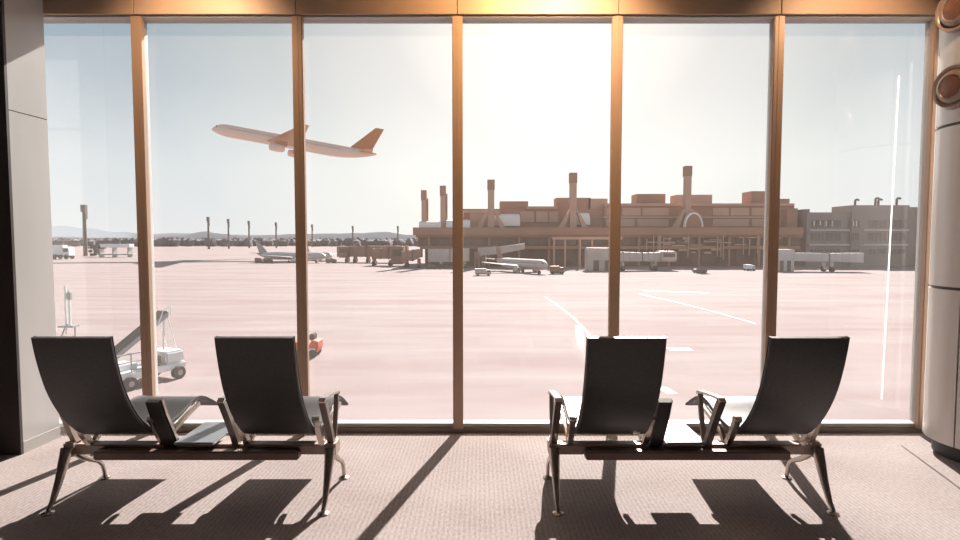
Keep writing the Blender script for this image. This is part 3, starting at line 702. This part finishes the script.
# ---------------------------------------------------------------- ground vehicles
def vehicle(name, label, cat, px, py, wpx, hpx, m, cabm='dark', dpx=None, rz=0.0, cab=0.3, group=None):
    D = ground(py); s = D / F; w, h = wpx * s, hpx * s; d = max(1.4, w * 0.45)
    t = thing(name, label, cat, (X(px, D), D, AP), rz, group)
    MB().box(-w / 2, w * (0.5 - cab), -d / 2, d / 2, h * 0.3, h, h * 0.04).build('body', M[m], t, smooth=False)
    cb_ = MB().prism([(w * (0.5 - cab) + 0.05, h * 0.25), (w * 0.5, h * 0.25), (w * 0.5, h * 0.55), (w * 0.46, h * 0.82), (w * (0.5 - cab) + 0.05, h * 0.82)], 'y', -d / 2, d / 2).build('cab', M[m], t, smooth=False)
    MB().box(w * (0.53 - cab), w * 0.45, -d / 2 - 0.02, d / 2 + 0.02, h * 0.52, h * 0.75).build('cab_window', M[cabm], cb_, smooth=False)
    MB().box(-w * 0.48, w * 0.48, -d * 0.4, d * 0.4, h * 0.18, h * 0.32).build('chassis', M['dark'], t, smooth=False)
    for x in (-w * 0.32, w * 0.34):
        for y in (-d / 2, d / 2):
            MB().tube([(x, y - 0.14, h * 0.17), (x, y + 0.14, h * 0.17)], h * 0.17, 14).build('wheel', M['dark'], t)
    return t
vehicle('cargo_truck', 'white box truck at the far left edge of the apron beside the pillar', 'truck', 63, 259, 18, 14, 'steel_white', cab=0.35)
vehicle('baggage_cart', 'dark brown vehicle parked below the tail of the small grey jet', 'cart', 259, 263, 7, 5.2, 'brownveh')
vehicle('baggage_cart', 'dark brown vehicle right of another one under the grey jet tail', 'cart', 268, 263, 7.5, 5, 'brownveh')
vehicle('apron_car', 'small brown car beside the brown boarding bridge, left of it', 'car', 331, 263, 10, 4.5, 'bridge_brown')
vehicle('tow_tractor', 'low pale tow tractor on the apron left of the nose-on aircraft', 'tractor', 483, 275.5, 16, 7, 'bridge')
vehicle('tow_tractor', 'low tow tractor on the apron right of the nose-on aircraft', 'tractor', 557, 274, 14, 8, 'bridge_brown')
vehicle('apron_car', 'small brown car near the centre mullion before the boxy bridge', 'car', 432, 268.5, 9, 4, 'brownveh')
vehicle('service_van', 'small white van at the foot of the terminal left of the fifth mullion', 'van', 749.5, 270.5, 9, 6, 'steel_white')
vehicle('apron_car', 'dark car by the foot of the terminal below the tallest chimney', 'car', 700, 273, 12, 4, 'brownveh')
# flat trailer on posts at the left
D = ground(257); sc = D / F
t = thing('canopy_trailer', 'long white canopy trailer on posts left of the first mullion', 'trailer', (X(118, D), D, AP))
MB().box(-15 * sc, 14 * sc, -1.5, 1.5, 9.5 * sc, 13 * sc, 0.1).build('roof', M['steel_white'], t, smooth=False)
MB().box(-17.5 * sc, -14 * sc, -1.5, 1.5, 8.5 * sc, 11.5 * sc, 0.1).build('front_box', M['dark'], t, smooth=False)
for px in (-16, -3, 12): MB().box((px - 0.5) * sc, (px + 0.5) * sc, -1.2, 1.2, 0, 9.6 * sc).build('post', M['steel_grey'], t, smooth=False)
MB().box(-15 * sc, 17 * sc, -1.3, 1.3, 2.0 * sc, 3.4 * sc).build('deck', M['bridge_grey'], t, smooth=False)
k = MB()
for i in range(26):
    k.blob((random.uniform(-4, 4) * sc, random.uniform(-1.5, 1.5), random.uniform(2, 12) * sc), random.uniform(1.2, 2.4) * sc, 0.3, 1)
t = tag(k.build('bush', M['bush']), 'dark rounded bush right of the thick grey mast at the left', 'bush'); t.location = (X(95.5, D + 5), D + 5, AP)

# belt loader near the lounge
D = 24.0; sc = D / F
bl = thing('belt_loader', 'white belt loader with raised conveyor on the near apron behind the first mullion', 'belt loader', (X(145, D), D, AP), math.radians(66))
MB().box(-2.0, 1.3, -0.70, 0.70, 0.40, 0.70, 0.05).build('chassis', M['steel_white'], bl, smooth=False)
MB().box(0.35, 1.25, -0.66, 0.66, 0.69, 1.22, 0.08).build('engine_cover', M['steel_white'], bl, smooth=False)
for x in (-1.35, 0.85):
    for y in (-0.74, 0.74):
        w_ = MB().tube([(x, y - 0.13, 0.27), (x, y + 0.13, 0.27)], 0.27, 20).build('wheel', M['dark'], bl)
        MB().tube([(x, y - 0.14, 0.27), (x, y + 0.14, 0.27)], 0.12, 14).build('hub', M['steel_grey'], w_)
cv = MB().loft([[(-2.1, -0.35, 0.92), (-2.1, 0.35, 0.92), (-2.1, 0.35, 1.12), (-2.1, -0.35, 1.12)], [(0.75, -0.35, 2.72), (0.75, 0.35, 2.72), (0.75, 0.35, 2.92), (0.75, -0.35, 2.92)]]).build('conveyor', M['steel_grey'], bl, smooth=False)
MB().loft([[(-2.08, -0.28, 1.125), (-2.08, 0.28, 1.125), (-2.08, 0.28, 1.15), (-2.08, -0.28, 1.15)], [(0.73, -0.28, 2.925), (0.73, 0.28, 2.925), (0.73, 0.28, 2.95), (0.73, -0.28, 2.95)]]).build('belt', M['dark'], cv, smooth=False)
r_ = MB()
for y in (-0.42, 0.42):
    r_.tube([(0.2, y, 2.45), (0.45, y, 3.0), (0.78, y, 3.15), (0.82, y, 2.75)], 0.025, 8)
r_.build('guard_rail', M['steel_white'], cv)
s_ = MB()
for y in (-0.3, 0.3):
    s_.tube([(0.5, y, 1.28), (0.55, y, 2.62)], 0.04, 8); s_.tube([(1.1, y, 1.28), (0.72, y, 2.75)], 0.025, 8)
s_.build('lift_strut', M['steel_white'], bl)
hr = MB()
for x in (-1.9, -1.2, -0.5): hr.tube([(x, -0.66, 0.68), (x, -0.66, 1.45)], 0.025, 8)
hr.tube([(-1.9, -0.66, 1.45), (-0.5, -0.66, 1.45)], 0.03, 8); hr.tube([(-1.9, -0.66, 1.12), (-0.5, -0.66, 1.12)], 0.022, 8)
hr.build('side_rail', M['steel_grey'], bl)
MB().box(-0.4, 0.15, -0.65, -0.15, 0.69, 1.15, 0.05).build('seat', M['dark'], bl, smooth=False)
MB().box(-1.85, -0.6, -0.2, 0.68, 0.69, 0.95, 0.03).build('step_deck', M['steel_white'], bl, smooth=False)

# slim white mast with lamp next to the pillar
D = 35.5; sc = D / F
wm = thing('lamp_post', 'slim white lamp post on the near apron at the edge of the grey pillar', 'lamp post', (X(65.5, D), D, AP))
MB().tube([(-0.12, 0, 0.1), (-0.12, 0, 3.2)], 0.06, 10).build('post', M['steel_white'], wm)
MB().tube([(0.12, 0, 0.6), (0.12, 0, 2.9)], 0.07, 10).build('hose_pipe', M['steel_white'], wm)
MB().box(0.0, 0.26, -0.12, 0.12, 2.3, 2.75, 0.03).build('lamp', M['steel_grey'], wm, smooth=False)
k = MB().tube([(-0.42, 0, 0.0), (-0.12, 0, 0.75), (0.42, 0, 0.55), (0.42, 0, 0.0)], 0.05, 8)
k.box(-0.45, 0.5, -0.3, 0.3, 0.55, 0.68); k.build('base_frame', M['steel_grey'], wm)

# red tug behind the second mullion
D = ground(356.5); sc = D / F
tg = thing('baggage_tug', 'small orange-red tug on the near apron peeking out right of the second mullion', 'tug', (X(307.5, D), D, AP), 0)
MB().prism([(-0.75, 0.22), (0.50, 0.22), (0.62, 0.5), (0.60, 0.82), (0.30, 0.90), (0.1, 0.62), (-0.3, 0.62), (-0.4, 0.78), (-0.75, 0.78)], 'y', -0.45, 0.45).build('body', M['red'], tg, smooth=False, bevel=0.03)
MB().box(0.10, 0.36, -0.30, 0.30, 0.84, 1.18, 0.05).build('seat_back', M['dark'], tg, smooth=False)
MB().box(0.12, 0.44, -0.47, -0.45, 0.30, 0.46, 0.005).build('side_plate', M['steel_white'], tg, smooth=False)
MB().tube([(-0.1, 0, 0.6), (-0.22, 0, 1.02), (-0.32, 0, 1.06)], 0.03, 8).build('steering_column', M['dark'], tg)
for x in (-0.45, 0.32):
    for y in (-0.42, 0.42):
        MB().tube([(x, y - 0.1, 0.2), (x, y + 0.1, 0.2)], 0.2, 16).build('wheel', M['dark'], tg)

# ---------------------------------------------------------------- light
AZ, EL = math.radians(14.6), math.radians(35)
sd = bpy.data.lights.new('sun', 'SUN'); sd.energy = 7.0; sd.angle = math.radians(0.55); sd.color = (1, 0.925, 0.86)
so = bpy.data.objects.new('sun', sd); C.objects.link(so)
so.rotation_euler = Vector((-math.sin(AZ) * math.cos(EL), -math.cos(AZ) * math.cos(EL), -math.sin(EL))).to_track_quat('-Z', 'Y').to_euler()
so.location = (6, 20, 20)

W = bpy.data.worlds.new('sky'); S.world = W; W.use_nodes = True
nt = W.node_tree; bg = nt.nodes['Background']
tc = nt.nodes.new('ShaderNodeTexCoord'); sx = nt.nodes.new('ShaderNodeSeparateXYZ')
nt.links.new(tc.outputs['Generated'], sx.inputs[0])
cr = nt.nodes.new('ShaderNodeValToRGB'); e = cr.color_ramp.elements
e[0].position = 0.0; e[0].color = (0.415, 0.43, 0.435, 1)
e[1].position = 1.0; e[1].color = (0.14, 0.19, 0.25, 1)
q = e.new(0.12); q.color = (0.37, 0.40, 0.415, 1)
q = e.new(0.24); q.color = (0.24, 0.285, 0.32, 1)
q = e.new(0.38); q.color = (0.16, 0.208, 0.248, 1)
nt.links.new(sx.outputs['Z'], cr.inputs['Fac'])
gd = Vector((math.sin(math.radians(7)) * math.cos(math.radians(24)), math.cos(math.radians(7)) * math.cos(math.radians(24)), math.sin(math.radians(24))))
dt = nt.nodes.new('ShaderNodeVectorMath'); dt.operation = 'DOT_PRODUCT'; dt.inputs[1].default_value = gd
nt.links.new(tc.outputs['Generated'], dt.inputs[0])
gr = nt.nodes.new('ShaderNodeValToRGB'); g = gr.color_ramp.elements
g[0].position = 0.80; g[0].color = (0, 0, 0, 1)
g[1].position = 1.0; g[1].color = (0.75, 0.60, 0.42, 1)
q = g.new(0.90); q.color = (0.09, 0.07, 0.041, 1)
q = g.new(0.965); q.color = (0.23, 0.175, 0.13, 1)
q = g.new(0.992); q.color = (0.42, 0.34, 0.25, 1)
nt.links.new(dt.outputs['Value'], gr.inputs['Fac'])
ad = nt.nodes.new('ShaderNodeMix'); ad.data_type = 'RGBA'; ad.blend_type = 'ADD'; ad.inputs['Factor'].default_value = 1
nt.links.new(cr.outputs['Color'], ad.inputs['A']); nt.links.new(gr.outputs['Color'], ad.inputs['B'])
nt.links.new(ad.outputs['Result'], bg.inputs['Color']); bg.inputs['Strength'].default_value = 1.0

# ---------------------------------------------------------------- camera and view
cd = bpy.data.cameras.new('camera'); cd.sensor_width = 36; cd.lens = 36 * F / 960; cd.clip_end = 6000; cd.clip_start = 0.05
co = bpy.data.objects.new('camera', cd); C.objects.link(co); co.location = (0, 0, HC); co.rotation_euler = (PI / 2 - TILT, 0, 0)
S.camera = co
S.view_settings.view_transform = 'Standard'; S.view_settings.look = 'None'; S.view_settings.gamma = 1; S.view_settings.use_curve_mapping = False
S.view_settings.exposure = 1.0
